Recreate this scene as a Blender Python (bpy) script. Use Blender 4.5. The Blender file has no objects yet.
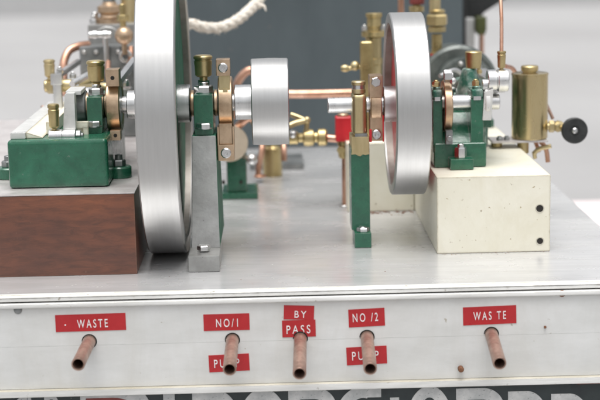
import bpy, bmesh, math, random
from mathutils import Vector, Matrix
random.seed(7)
S = 0.001                                   # everything below is written in millimetres
sc = bpy.context.scene
col = sc.collection
R = math.radians

# ------------------------------------------------------------------ camera
F, PITCH, YAW, ROLL = 1500.0, R(10.5), R(1.0), R(1.15)
CAM = Vector((-10, -850, 212))
fw = Vector((math.sin(YAW)*math.cos(PITCH), math.cos(YAW)*math.cos(PITCH), -math.sin(PITCH)))
r0 = Vector((math.cos(YAW), -math.sin(YAW), 0)); u0 = r0.cross(fw)
rt = r0*math.cos(ROLL) - u0*math.sin(ROLL); up = u0*math.cos(ROLL) + r0*math.sin(ROLL)
cd = bpy.data.cameras.new('camera'); cam = bpy.data.objects.new('camera', cd); col.objects.link(cam)
m = Matrix((rt, up, -fw)).transposed().to_4x4(); m.translation = CAM*S
cam.matrix_world = m
cd.sensor_width = 36; cd.lens = 36*F/600; cd.clip_start = 0.02; cd.clip_end = 400
cd.dof.use_dof = True; cd.dof.focus_distance = 0.925; cd.dof.aperture_fstop = 10.0
sc.camera = cam

def at(px, py, Y):
    """point of the place at depth Y (mm) seen at photograph pixel px, py"""
    d = fw + rt*((px-300)/F) - up*((py-200)/F)
    return CAM + d*((Y-CAM.y)/d.y)

# ------------------------------------------------------------------ light: bright overcast day
SUN_EL, SUN_ROT = R(80), R(190)
w = bpy.data.worlds.new('World'); sc.world = w; w.use_nodes = True
nt = w.node_tree; bg = nt.nodes['Background']
sky = nt.nodes.new('ShaderNodeTexSky'); sky.sky_type = 'NISHITA'; sky.sun_disc = False
sky.sun_elevation = SUN_EL; sky.sun_rotation = SUN_ROT; sky.air_density = 1.0; sky.dust_density = 6.0; sky.ozone_density = 1.0
hs = nt.nodes.new('ShaderNodeHueSaturation'); hs.inputs['Saturation'].default_value = 0.12
nt.links.new(sky.outputs[0], hs.inputs['Color']); nt.links.new(hs.outputs[0], bg.inputs[0])
bg.inputs[1].default_value = 0.15
sl = bpy.data.lights.new('sun', 'SUN'); sl.energy = 1.0; sl.angle = R(50); sl.color = (1, 0.97, 0.93)
so = bpy.data.objects.new('sun', sl); col.objects.link(so)
# the hidden sun stands behind the camera, high up
az = SUN_ROT
sd = Vector((math.sin(az)*math.cos(SUN_EL), math.cos(az)*math.cos(SUN_EL), math.sin(SUN_EL)))
so.rotation_euler = sd.to_track_quat('Z', 'Y').to_euler()
sc.view_settings.view_transform = 'Standard'; sc.view_settings.look = 'None'
sc.view_settings.exposure = 0.50; sc.view_settings.gamma = 1

# ------------------------------------------------------------------ materials
def lin(c):
    return tuple(((v/255)/12.92 if v/255 <= .04045 else ((v/255+.055)/1.055)**2.4) for v in c)

def mat(name, a, b=None, metal=0, rough=.4, rvar=.1, scale=120, stretch=(1, 1, 1), bump=.0, bscale=600, detail=5,
        mix=(.35, .65), spots=None, spot_scale=300, spot_cut=.7, coat=0, spec=.5, wear=None, wear_r=1.2, grain=None, grain_scale=60, grain_stretch=(1, 1, 1), grain_f=.5):
    m = bpy.data.materials.new(name); m.use_nodes = True
    n = m.node_tree.nodes; l = m.node_tree.links; p = n['Principled BSDF']
    tc = n.new('ShaderNodeTexCoord'); mp = n.new('ShaderNodeMapping'); mp.inputs['Scale'].default_value = stretch
    l.new(tc.outputs['Object'], mp.inputs['Vector'])
    no = n.new('ShaderNodeTexNoise'); no.inputs['Scale'].default_value = scale; no.inputs['Detail'].default_value = detail
    no.inputs['Roughness'].default_value = .65
    l.new(mp.outputs[0], no.inputs['Vector'])
    cr = n.new('ShaderNodeValToRGB'); cr.color_ramp.elements[0].position = mix[0]; cr.color_ramp.elements[1].position = mix[1]
    b = b or a
    cr.color_ramp.elements[0].color = (*a, 1); cr.color_ramp.elements[1].color = (*b, 1)
    l.new(no.outputs['Fac'], cr.inputs['Fac'])
    out = cr.outputs['Color']
    if spots:
        n2 = n.new('ShaderNodeTexNoise'); n2.inputs['Scale'].default_value = spot_scale; n2.inputs['Detail'].default_value = 3
        l.new(tc.outputs['Object'], n2.inputs['Vector'])
        c2 = n.new('ShaderNodeValToRGB'); c2.color_ramp.elements[0].position = spot_cut; c2.color_ramp.elements[1].position = spot_cut+.04
        c2.color_ramp.elements[0].color = (0, 0, 0, 1); c2.color_ramp.elements[1].color = (1, 1, 1, 1)
        l.new(n2.outputs['Fac'], c2.inputs['Fac'])
        mx = n.new('ShaderNodeMixRGB'); mx.inputs['Color2'].default_value = (*spots, 1)
        l.new(c2.outputs['Color'], mx.inputs['Fac']); l.new(out, mx.inputs['Color1']); out = mx.outputs[0]
    if grain:
        g1 = n.new('ShaderNodeMapping'); g1.inputs['Scale'].default_value = grain_stretch; l.new(tc.outputs['Object'], g1.inputs['Vector'])
        g2 = n.new('ShaderNodeTexNoise'); g2.inputs['Scale'].default_value = grain_scale; g2.inputs['Detail'].default_value = 8
        g2.inputs['Roughness'].default_value = .7; g2.inputs['Distortion'].default_value = .6
        l.new(g1.outputs[0], g2.inputs['Vector'])
        g3 = n.new('ShaderNodeMapRange'); g3.inputs['From Min'].default_value = .42; g3.inputs['From Max'].default_value = .66
        g3.inputs['To Max'].default_value = grain_f; l.new(g2.outputs['Fac'], g3.inputs['Value'])
        g4 = n.new('ShaderNodeMixRGB'); g4.inputs['Color2'].default_value = (*grain, 1)
        l.new(g3.outputs[0], g4.inputs['Fac']); l.new(out, g4.inputs['Color1']); out = g4.outputs[0]
    if wear:
        be = n.new('ShaderNodeBevel'); be.samples = 4; be.inputs['Radius'].default_value = wear_r*S
        ge = n.new('ShaderNodeNewGeometry'); dp = n.new('ShaderNodeVectorMath'); dp.operation = 'DOT_PRODUCT'
        l.new(be.outputs[0], dp.inputs[0]); l.new(ge.outputs['Normal'], dp.inputs[1])
        wn_ = n.new('ShaderNodeTexNoise'); wn_.inputs['Scale'].default_value = 240; wn_.inputs['Detail'].default_value = 5
        l.new(tc.outputs['Object'], wn_.inputs['Vector'])
        m1 = n.new('ShaderNodeMath'); m1.operation = 'SUBTRACT'; m1.inputs[0].default_value = 1; l.new(dp.outputs['Value'], m1.inputs[1])
        m2 = n.new('ShaderNodeMath'); m2.operation = 'MULTIPLY'; m2.inputs[1].default_value = 2.4; l.new(m1.outputs[0], m2.inputs[0])
        m3 = n.new('ShaderNodeMath'); m3.operation = 'ADD'; l.new(m2.outputs[0], m3.inputs[0]); l.new(wn_.outputs['Fac'], m3.inputs[1])
        wr = n.new('ShaderNodeMapRange'); wr.inputs['From Min'].default_value = .70; wr.inputs['From Max'].default_value = .76; l.new(m3.outputs[0], wr.inputs['Value'])
        wm = n.new('ShaderNodeMixRGB'); wm.inputs['Color2'].default_value = (*wear, 1)
        l.new(wr.outputs[0], wm.inputs['Fac']); l.new(out, wm.inputs['Color1']); out = wm.outputs[0]
    l.new(out, p.inputs['Base Color'])
    mr = n.new('ShaderNodeMapRange'); mr.inputs['To Min'].default_value = max(.02, rough-rvar); mr.inputs['To Max'].default_value = rough+rvar
    n3 = n.new('ShaderNodeTexNoise'); n3.inputs['Scale'].default_value = scale*1.7; n3.inputs['Detail'].default_value = 6
    l.new(mp.outputs[0], n3.inputs['Vector']); l.new(n3.outputs['Fac'], mr.inputs['Value'])
    mr.inputs['From Min'].default_value = .3; mr.inputs['From Max'].default_value = .7
    l.new(mr.outputs[0], p.inputs['Roughness'])
    p.inputs['Metallic'].default_value = metal
    p.inputs['Coat Weight'].default_value = coat; p.inputs['Coat Roughness'].default_value = .12
    p.inputs['Specular IOR Level'].default_value = spec
    if bump:
        bn = n.new('ShaderNodeTexNoise'); bn.inputs['Scale'].default_value = bscale; bn.inputs['Detail'].default_value = 4
        l.new(mp.outputs[0], bn.inputs['Vector'])
        bu = n.new('ShaderNodeBump'); bu.inputs['Strength'].default_value = 1; bu.inputs['Distance'].default_value = bump*S
        l.new(bn.outputs['Fac'], bu.inputs['Height']); l.new(bu.outputs[0], p.inputs['Normal'])
    return m

M = {}
M['alu'] = mat('worn_aluminium_sheet', (.56, .56, .565), (.63, .63, .63), metal=.38, rough=.24, rvar=.09, scale=14, stretch=(1, 1.6, 1), bump=.012, bscale=160, spots=(.33, .32, .30), spot_scale=240, spot_cut=.73, grain=(.40, .395, .385), grain_scale=40, grain_stretch=(.35, 4, 1), grain_f=.35)
M['white'] = mat('white_paint', (.62, .625, .61), (.72, .725, .715), rough=.45, scale=16, stretch=(1, 1, 2.5), bump=.12, bscale=90, spots=(.42, .39, .33), spot_scale=230, spot_cut=.71, grain=(.52, .50, .45), grain_scale=24, grain_stretch=(1.2, 1, .35), grain_f=.30)
M['trim'] = mat('worn_white_trim', (.60, .60, .58), (.78, .78, .76), rough=.4, wear=(.35, .33, .29), wear_r=.8, scale=50, stretch=(.3, 1, 3), bump=.3, bscale=120, spots=(.3, .27, .22), spot_scale=150, spot_cut=.70)
M['ledge'] = mat('dirty_ledge', (.40, .37, .29), (.58, .55, .47), rough=.6, scale=60, stretch=(.3, 1, 1), bump=.1, bscale=200)
M['wood'] = mat('varnished_dark_wood', (.12, .050, .034), (.23, .080, .040), rough=.36, rvar=.08, scale=15, stretch=(.5, 1, 1), bump=.10, bscale=500, detail=4, mix=(.40, .62), coat=.2, grain=(.034, .022, .019), grain_scale=230, grain_stretch=(.25, 1, 1.2), grain_f=.5, wear=(.20, .11, .075))
M['zinc'] = mat('pale_zinc_sheet', (.50, .46, .45), (.68, .65, .64), metal=.5, rough=.4, scale=60, bump=.05)
M['cream'] = mat('cream_paint', (.75, .72, .60), (.80, .775, .67), rough=.42, scale=20, bump=.18, bscale=160, spots=(.36, .29, .15), spot_scale=330, spot_cut=.70, grain=(.62, .57, .42), grain_scale=26, grain_stretch=(1, 1, .5), grain_f=.4, wear=(.34, .28, .19), wear_r=1.8)
M['green'] = mat('green_enamel', (.012, .105, .055), (.022, .142, .08), rough=.28, rvar=.08, scale=60, bump=.22, bscale=330, coat=.4, spots=(.13, .30, .24), spot_scale=420, spot_cut=.74, grain=(.008, .06, .035), grain_scale=70, grain_f=.6, wear=(.16, .20, .17), wear_r=.8)
M['paleg'] = mat('worn_green_casting', (.03, .13, .09), (.30, .37, .33), metal=.3, rough=.35, scale=110, bump=.2, bscale=300, mix=(.4, .6))
M['matgreen'] = mat('matt_green_paint', (.012, .095, .055), (.02, .12, .07), rough=.55, scale=60, spec=.25)
M['agedsteel'] = mat('aged_steel', (.26, .235, .21), (.38, .35, .32), metal=.85, rough=.42, scale=60)
M['darkcast'] = mat('dark_casting', (.05, .062, .058), (.15, .165, .155), metal=.3, rough=.38, scale=60, bump=.15, bscale=200)
M['palesteel'] = mat('pale_steel', (.62, .62, .60), (.74, .74, .72), metal=.35, rough=.35, scale=90, bump=.03)
M['steel'] = mat('machined_steel', (.60, .60, .60), (.70, .70, .695), metal=1, rough=.30, rvar=.05, scale=26, stretch=(9, 1, 1), bump=.012, bscale=120)
M['rim'] = mat('turned_rim_steel', (.50, .50, .495), (.53, .53, .525), metal=1, rough=.40, rvar=.012, scale=30, stretch=(14, 1, 1), bump=.006, bscale=120, detail=4)
M['cast'] = mat('bare_cast_iron', (.30, .30, .29), (.40, .40, .39), metal=.6, rough=.42, scale=70, bump=.12, bscale=420, spots=(.12, .11, .1), spot_scale=330, spot_cut=.72)
M['greymetal'] = mat('grey_metal', (.16, .17, .17), (.32, .33, .33), metal=.7, rough=.4, scale=70, bump=.1, bscale=300)
M['brass'] = mat('tarnished_brass', (.34, .26, .115), (.56, .45, .235), metal=.9, rough=.34, rvar=.08, scale=45, bump=.03, bscale=300, mix=(.3, .62))
M['smoothbrass'] = mat('smooth_brass', (.46, .36, .18), (.60, .49, .28), metal=1, rough=.24, rvar=.06, scale=22, stretch=(1, 1, .3), bump=.01, bscale=200)
M['palecap'] = mat('pale_bronze_face', (.60, .50, .38), (.70, .60, .47), metal=.4, rough=.4, scale=60)
M['palebrass'] = mat('pale_brass', (.45, .36, .19), (.64, .53, .31), metal=.9, rough=.36, scale=60, stretch=(1, 1, .3), bump=.04, bscale=300)
M['bronze'] = mat('bronze', (.36, .25, .16), (.62, .46, .32), metal=.95, rough=.36, scale=70, bump=.06, bscale=400, mix=(.3, .6))
M['copper'] = mat('copper_pipe', (.50, .27, .18), (.70, .43, .32), metal=.95, rough=.33, scale=70, bump=.03, bscale=300)
M['dullcopper'] = mat('weathered_copper', (.30, .19, .15), (.52, .36, .29), metal=.8, rough=.42, scale=110, bump=.05, bscale=500)
M['red'] = mat('red_tape', (.40, .014, .019), (.47, .019, .024), rough=.35, scale=80, bump=.03, bscale=300)
M['redpaint'] = mat('red_paint', (.48, .012, .02), (.62, .02, .03), rough=.35, scale=80)
M['letter'] = mat('embossed_white', (.72, .66, .66), (.85, .82, .82), rough=.5, scale=400)
M['tank'] = mat('slate_paint', (.074, .094, .103), (.09, .113, .122), rough=.55, rvar=.06, scale=22, stretch=(1, 1, .4), bump=.15, bscale=120, spots=(.20, .17, .16), spot_scale=55, spot_cut=.73)
M['sign'] = mat('dark_green_board', (.017, .023, .025), (.027, .037, .038), rough=.4, scale=60, spots=(.12, .14, .12), spot_scale=320, spot_cut=.70)
M['signletter'] = mat('grey_white_lettering', (.36, .37, .37), (.55, .55, .54), rough=.5, scale=90, spots=(.2, .21, .21), spot_scale=900, spot_cut=.66)
M['signred'] = mat('dull_red_paint', (.13, .03, .025), (.22, .04, .035), rough=.5, scale=60)
M['rope'] = mat('off_white_rope', (.60, .54, .46), (.80, .76, .69), rough=.9, scale=260, bump=.5, bscale=500, spec=.1)
M['black'] = mat('black_rubber', (.012, .013, .013), (.03, .032, .032), rough=.45, scale=200, bump=.06, bscale=500)
M['dark'] = mat('dark_bore', (.01, .009, .008), (.03, .025, .02), rough=.8)
M['ground'] = mat('concrete_ground', (.29, .287, .287), (.345, .343, .343), rough=.85, scale=.45, detail=9, bump=2, bscale=30, spec=.2)
M['asphalt'] = mat('dark_asphalt', (.17, .17, .17), (.22, .22, .22), rough=.8, scale=6, bump=2, bscale=30)
M['pink'] = mat('pale_pink_board', (.72, .60, .60), (.80, .70, .70), rough=.6, scale=20)
M['olive'] = mat('olive_plastic', (.04, .05, .01), (.07, .08, .02), rough=.5)
M['brown'] = mat('rust', (.13, .05, .025), (.27, .13, .07), metal=.4, rough=.6, scale=300)

# ------------------------------------------------------------------ mesh helpers
class G:
    def __init__(s): s.bm = bmesh.new()
    def _merge(s, b, mx=None):
        if mx is not None: b.transform(mx)
        me = bpy.data.meshes.new('t'); b.to_mesh(me); b.free(); s.bm.from_mesh(me); bpy.data.meshes.remove(me)
    def box(s, x0, x1, y0, y1, z0, z1, b=.5, seg=2, mx=None):
        t = bmesh.new(); bmesh.ops.create_cube(t, size=1)
        for v in t.verts:
            v.co = Vector(((x0+x1)/2+v.co.x*(x1-x0), (y0+y1)/2+v.co.y*(y1-y0), (z0+z1)/2+v.co.z*(z1-z0)))
        b = min(b, .45*min(abs(x1-x0), abs(y1-y0), abs(z1-z0)))
        if b > 0: bmesh.ops.bevel(t, geom=t.edges[:], offset=b, segments=seg, profile=.6, affect='EDGES')
        s._merge(t, mx); return s
    def prism(s, poly, axis, a, c, b=.4):
        """poly in the two other axes (in xyz order), extruded along axis from a to c"""
        t = bmesh.new()
        def mk(p, h): return {'x': (h, p[0], p[1]), 'y': (p[0], h, p[1]), 'z': (p[0], p[1], h)}[axis]
        v0 = [t.verts.new(mk(p, a)) for p in poly]; v1 = [t.verts.new(mk(p, c)) for p in poly]
        t.faces.new(v0); t.faces.new(v1[::-1]); k = len(poly)
        for i in range(k): t.faces.new((v0[i], v1[i], v1[(i+1) % k], v0[(i+1) % k])[::-1])
        bmesh.ops.recalc_face_normals(t, faces=t.faces[:])
        if b > 0: bmesh.ops.bevel(t, geom=t.edges[:], offset=b, segments=2, profile=.6, affect='EDGES', clamp_overlap=True)
        s._merge(t); return s
    def lathe(s, prof, c, axis=(0, 0, 1), n=48, closed=False):
        """prof = [(r, h)...] turned about axis through c; closed=True joins last ring to first (a ring section)"""
        t = bmesh.new(); rings = []
        for r_, h in prof:
            if r_ < 1e-6: rings.append([t.verts.new((0, 0, h))])
            else: rings.append([t.verts.new((r_*math.cos(2*math.pi*i/n), r_*math.sin(2*math.pi*i/n), h)) for i in range(n)])
        pr = list(zip(rings, rings[1:])) + ([(rings[-1], rings[0])] if closed else [])
        for a, b in pr:
            for i in range(n):
                j = (i+1) % n
                if len(a) == 1 and len(b) == 1: continue
                if len(a) == 1: t.faces.new((a[0], b[i], b[j]))
                elif len(b) == 1: t.faces.new((a[i], a[j], b[0]))
                else: t.faces.new((a[i], a[j], b[j], b[i]))
        if not closed:
            if len(rings[0]) > 1: t.faces.new(rings[0])
            if len(rings[-1]) > 1: t.faces.new(rings[-1])
        bmesh.ops.recalc_face_normals(t, faces=t.faces[:])
        q = Vector((0, 0, 1)).rotation_difference(Vector(axis).normalized())
        s._merge(t, Matrix.Translation(Vector(c)) @ q.to_matrix().to_4x4()); return s
    def cyl(s, c, axis, r_, h, ch=.4, n=40):
        """cylinder starting at c, going h along axis, chamfered"""
        ch = min(ch, r_*.4, h*.4)
        return s.lathe([(0, 0), (r_-ch, 0), (r_, ch), (r_, h-ch), (r_-ch, h), (0, h)], c, axis, n)
    def ring(s, c, axis, ro, ri, h, ch=.4, n=64):
        return s.lathe([(ri+ch, 0), (ro-ch, 0), (ro, ch), (ro, h-ch), (ro-ch, h), (ri+ch, h), (ri, h-ch), (ri, ch)], c, axis, n, closed=True)
    def hexn(s, c, axis, r_, h, stud=.0, studr=0, twist=0):
        t = bmesh.new()
        def rg(rr, z): return [t.verts.new((rr*math.cos(math.pi*i/3+twist), rr*math.sin(math.pi*i/3+twist), z)) for i in range(6)]
        a = rg(r_*.93, 0); b = rg(r_, h*.12); c2 = rg(r_, h*.84); d = rg(r_*.88, h)
        for p, q in ((a, b), (b, c2), (c2, d)):
            for i in range(6): t.faces.new((p[i], p[(i+1) % 6], q[(i+1) % 6], q[i]))
        t.faces.new(a[::-1]); t.faces.new(d)
        q = Vector((0, 0, 1)).rotation_difference(Vector(axis).normalized())
        s._merge(t, Matrix.Translation(Vector(c)) @ q.to_matrix().to_4x4())
        if stud: s.cyl(Vector(c)+Vector(axis).normalized()*h*.9, axis, studr or r_*.5, stud+h*.1, .3, 20)
        return s
    def ball(s, c, r_, n=28):
        k = 14; s.lathe([(r_*math.sin(math.pi*i/k), -r_*math.cos(math.pi*i/k)) for i in range(k+1)], c, (0, 0, 1), n); return s
    def tube(s, pts, r_, n=20, sub=8, wob=0, cap=True, rad=None):
        P = [Vector(p) for p in pts]; C = []
        if len(P) > 2:
            E = [P[0]*2-P[1]] + P + [P[-1]*2-P[-2]]
            for i in range(1, len(E)-2):
                for j in range(sub):
                    t_ = j/sub; a, b, c, d = E[i-1:i+3]
                    C.append(.5*((2*b)+(c-a)*t_+(2*a-5*b+4*c-d)*t_**2+(3*b-a-3*c+d)*t_**3))
            C.append(P[-1])
        else: C = P
        t = bmesh.new(); rings = []; nrm = None
        for i, p in enumerate(C):
            d = (C[min(i+1, len(C)-1)]-C[max(i-1, 0)]).normalized()
            if nrm is None: nrm = d.orthogonal().normalized()
            nrm = (nrm-d*nrm.dot(d)).normalized(); bi = d.cross(nrm)
            rr = r_ if rad is None else rad(i/(len(C)-1))
            rings.append([t.verts.new(p+(nrm*math.cos(2*math.pi*k/n)+bi*math.sin(2*math.pi*k/n))*(rr+random.uniform(-wob, wob))) for k in range(n)])
        for a, b in zip(rings, rings[1:]):
            for k in range(n): t.faces.new((a[k], a[(k+1) % n], b[(k+1) % n], b[k]))
        if cap: t.faces.new(rings[0][::-1]); t.faces.new(rings[-1])
        s._merge(t); return s
    def done(s, name, material, parent=None, label=None, origin=None, second=None, pick=None):
        bm = s.bm
        bmesh.ops.recalc_face_normals(bm, faces=bm.faces[:])
        xs = [v.co for v in bm.verts]
        lo = Vector([min(v[i] for v in xs) for i in range(3)]); hi = Vector([max(v[i] for v in xs) for i in range(3)])
        o_ = Vector(origin) if origin is not None else Vector(((lo.x+hi.x)/2, (lo.y+hi.y)/2, lo.z if parent is None else (lo.z+hi.z)/2))
        for v in bm.verts: v.co = (v.co-o_)*S
        me = bpy.data.meshes.new(name)
        if second:
            bm.normal_update()
            for f in bm.faces:
                if pick(f.normal): f.material_index = 1
        bm.to_mesh(me); bm.free()
        me.materials.append(M[material])
        if second: me.materials.append(M[second])
        me.polygons.foreach_set('use_smooth', [True]*len(me.polygons))
        me.set_sharp_from_angle(angle=R(32))
        o = bpy.data.objects.new(name, me); col.objects.link(o)
        wn = o.modifiers.new('normals', 'WEIGHTED_NORMAL'); wn.keep_sharp = True
        place(o, o_, parent)
        if label: o['label'] = label
        return o

POS = {}
def place(o, world, parent):
    POS[o.name] = Vector(world)
    if parent is not None:
        o.parent = parent; o.location = (Vector(world)-POS[parent.name])*S
    else: o.location = Vector(world)*S

def thing(name, label, cat, loc, group=None):
    o = bpy.data.objects.new(name, None); col.objects.link(o); o.empty_display_size = .01
    place(o, loc, None); return tag(o, label, cat, group)
def tag(o, label, cat, group=None):
    o['label'] = label; o['category'] = cat
    if group: o['group'] = group
    return o
def struct(o): o['kind'] = 'structure'; return o

def text_part(name, body, material, parent, lo, hi, y, thick=.35, tilt=0, bold=0.0, label=None, space=1.0):
    """raised lettering on a face that looks to -Y, fitted in the rectangle lo..hi = (x, z)"""
    cu = bpy.data.curves.new(name, 'FONT'); cu.body = body; cu.size = 1; cu.extrude = .02; cu.offset = bold; cu.space_character = space
    cu.resolution_u = 6
    t = bpy.data.objects.new('t', cu); col.objects.link(t)
    bpy.context.view_layer.update()
    me = bpy.data.meshes.new_from_object(t.evaluated_get(bpy.context.evaluated_depsgraph_get()))
    bpy.data.objects.remove(t)
    xs = [v.co.x for v in me.vertices]; ys = [v.co.y for v in me.vertices]
    x0, x1, y0, y1 = min(xs), max(xs), min(ys), max(ys)
    g = G(); g.bm.from_mesh(me); bpy.data.meshes.remove(me)
    cx, cz = (lo[0]+hi[0])/2, (lo[1]+hi[1])/2
    for v in g.bm.verts:
        a = (v.co.x-(x0+x1)/2)*(hi[0]-lo[0])/(x1-x0); c = (v.co.y-(y0+y1)/2)*(hi[1]-lo[1])/(y1-y0)
        v.co = Vector((cx+a*math.cos(tilt)-c*math.sin(tilt), y-(thick if v.co.z > 0 else -.05), cz+a*math.sin(tilt)+c*math.cos(tilt)))
    return g.done(name, material, parent, label)

# ------------------------------------------------------------------ the setting: concrete yard
GZ = -760
g = G(); g.box(-30000, 30000, -20000, 60000, GZ-100, GZ, 0); struct(g.done('ground', 'ground'))
# strip of darker asphalt far behind
g = G(); g.box(-30000, 30000, 16000, 59000, GZ-50, GZ+4, 0); struct(g.done('road', 'asphalt'))

# ------------------------------------------------------------------ the table
TX0, TX1 = -330, 216
tb = thing('display_table', 'white painted exhibition table with a brushed aluminium top carrying both engines', 'table', (-57, 330, GZ))
g = G(); g.box(TX0, TX1, -1.5, 680, -1.6, 0, .5); g.done('tabletop', 'alu', tb)
g = G(); g.box(TX0+2, TX1-2, 0, 678, -3.0, -1.7, .2); g.done('underlay', 'dark', tb)
g = G(); g.box(TX0, TX1-1, -5, 6, -5.0, -2.4, .8); g.done('edge_trim', 'trim', tb)
g = G(); g.box(TX0, TX1, -2.2, 7.5, .05, 1.0, .35); g.box(TX0, TX1, -2.2, -1.6, -1.5, .9, .2); g.done('edge_strip', 'trim', tb)
g = G(); g.box(TX0+1, TX1-2, -3, 6, -28.3, -5.1, .12); g.box(TX0+1, TX1-2, -3, 6, -54, -28.34, .12); g.done('front_panel', 'white', tb)
g = G(); g.box(TX0, TX1-1, -6.5, 5, -58.2, -54.2, .5); g.done('bottom_rail', 'trim', tb, second='ledge', pick=lambda n: n.z > .6)
for x0 in (TX0, TX1-12):
    g = G(); g.box(x0+2, x0+10, 7, 676, -58, -3.1, .5); g.done('side_panel', 'white', tb)
g = G(); g.box(TX0+4, TX1-12, 660, 676, -58, -3.2, .5); g.done('rear_panel', 'white', tb)
for x in (TX0+30, TX1-42):
    for y in (30, 630):
        g = G(); g.box(x, x+26, y, y+26, GZ, -3.3, 1.5); g.done('leg', 'white', tb)
for px, py, mt, rr in ((18, 310, 'greymetal', 2.4), (562, 293.5, 'brown', 2.0), (143, 304, 'white', 1.2), (291, 300, 'brown', 1.0), (545, 327, 'brown', .8)):
    c = at(px, py, -2.9); g = G(); g.lathe([(rr, 0), (rr, .5), (rr*.7, 1.1), (0, 1.3)], c, (0, -1, 0), 20)
    g.box(c.x-rr*.7, c.x+rr*.7, c.y-1.5, c.y-1.1, c.z-.2, c.z+.2, 0); g.done('screw', mt, tb)
c = at(461, 369.5, -6.4); g = G(); g.lathe([(1.7, -2.5), (1.8, .3), (1.3, 1.3), (0, 1.6)], c+Vector((0, 0, 0)), (0, -1, 0), 20); g.done('screw', 'brown', tb, 'rusty domed screw on the bottom rail')

# cracked paint along the top edge strip
for xa, xb, y0_, amp in ((-178, -120, 4.6, .9), (-105, -60, 5.2, .5), (60, 215, 3.4, 1.0), (-20, 40, 4.8, .4)):
    g = G(); pts = []; x = xa; yy = y0_
    while x < xb:
        yy += random.uniform(-amp, amp)*.5; yy = min(max(yy, y0_-1.6*amp), y0_+1.6*amp); pts.append((x, yy, 1.0)); x += random.uniform(1.5, 6)
    g.tube(pts, .22, 6, 4, wob=.08); g.done('paint_crack', 'ledge', tb)
# sign board under the panel, only its top shows
sg = thing('sign_board', 'dark green board under the table panel with large grey-white lettering, top edge showing', 'sign', (-57, -1, -125))
g = G(); g.box(TX0, TX1-3, -4, 3, -125, -58.4, .4); g.done('board', 'sign', sg)
YB = -4.0
def letter(kind, xa, xb, top, st=7.0, H=44, mt='signletter', dy=0):
    """one painted capital, raised .5 mm; xa, xb, top are photo positions on the board"""
    a = at(xa, top, YB); b = at(xb, top, YB); x0, x1 = a.x, b.x; zt = (a.z+b.z)/2; zb = zt-H
    g = G(); y1, y0 = YB+.3, YB-.5-dy; ya = y0-.04
    def arc(cx, cz, rx, rz, a0, a1, k=24):
        out = [(cx+rx*math.cos(a0+(a1-a0)*i/k), cz+rz*math.sin(a0+(a1-a0)*i/k)) for i in range(k+1)]
        inn = [(cx+(rx-st)*math.cos(a0+(a1-a0)*i/k), cz+(rz-st)*math.sin(a0+(a1-a0)*i/k)) for i in range(k+1)]
        for i in range(k): g.prism([out[i], out[i+1], inn[i+1], inn[i]], 'y', ya, y1, 0)
    if kind == 'I': g.box(x0, x1, y0, y1, zb, zt, 0)
    if kind in 'O': arc((x0+x1)/2, (zt+zb)/2, (x1-x0)/2, H/2, 0, 2*math.pi, 60)
    if kind in 'GC':
        arc((x0+x1)/2+3, (zt+zb)/2, (x1-x0)/2+3, H/2, R(75), R(285), 40)
        g.box((x0+x1)/2+5, x1, y0, y1, zt-st+.2, zt, 0); g.box(x1-st, x1, y0, y1, zb, zb+H*.45, 0)
        g.box((x0+x1)/2+2, x1-st, y0, y1, zb+.1, zb+st, 0)
    if kind in 'DBRP':
        g.box(x0, x0+st, y0, y1, zb, zt, 0)
        hh = H if kind == 'D' else H*.55
        w_ = x1-x0; rz = hh/2; rx = min(w_*.55, rz*1.05)
        arc(x1-rx, zt-rz, rx, rz, R(-90), R(90), 24)
        g.box(x0+st, x1-rx, y0, y1, zt-st, zt, 0); g.box(x0+st, x1-rx, y0, y1, zt-hh, zt-hh+st, 0)
        if kind == 'B':
            r2 = (H-hh+st)/2; arc(x1-rx, zb+r2, rx, r2, R(-90), R(90), 24); g.box(x0+st, x1-rx, y0, y1, zb, zb+st, 0)
        if kind == 'R': g.prism([(x0+w_*.45, zt-hh), (x0+w_*.45+st, zt-hh), (x1, zb), (x1-st, zb)], 'y', y0, y1, 0)
    return g.done('lettering', mt, sg)
letter('I', 27.5, 31, 395.5); letter('G', 8, 27, 397, st=4)
letter('D', 44, 62, 394, st=3.2)
letter('D', 80, 152, 392.2, st=3.2)
g = G(); a = at(86, 393.4, YB); b = at(144, 402, YB); g.prism([(a.x, b.z), (a.x, a.z-1.5), (a.x+4, a.z-.6), (b.x-6, a.z+.1), (b.x-1, a.z-1.5), (b.x, a.z-4), (b.x, b.z-30), (a.x, b.z-30)], 'y', YB-.35, YB+.2, 0); g.done('red_patch', 'signred', sg)  # red painted part of the sign within the wide letter
letter('D', 128, 153, 391.4, st=6, dy=.1)
letter('I', 163, 174.5, 390.6)
letter('B', 192, 235, 389.8)
letter('O', 238, 287, 388.4, dy=.1)
letter('B', 288, 336, 387.6)
letter('G', 334, 381, 386.4, dy=.1)
letter('I', 390, 399, 397.5, H=6)
letter('O', 406.5, 452, 385.8)
letter('R', 456, 504, 388.0)
letter('D', 508, 550, 391.0)
letter('D', 551, 592, 393.5)
a = at(577, 380.6, YB); g = G(); g.box(a.x, TX1-3.5, YB-.5, YB+.3, a.z-2.2, a.z-.3, 0); g.done('red_stripe', 'signred', sg)

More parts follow.
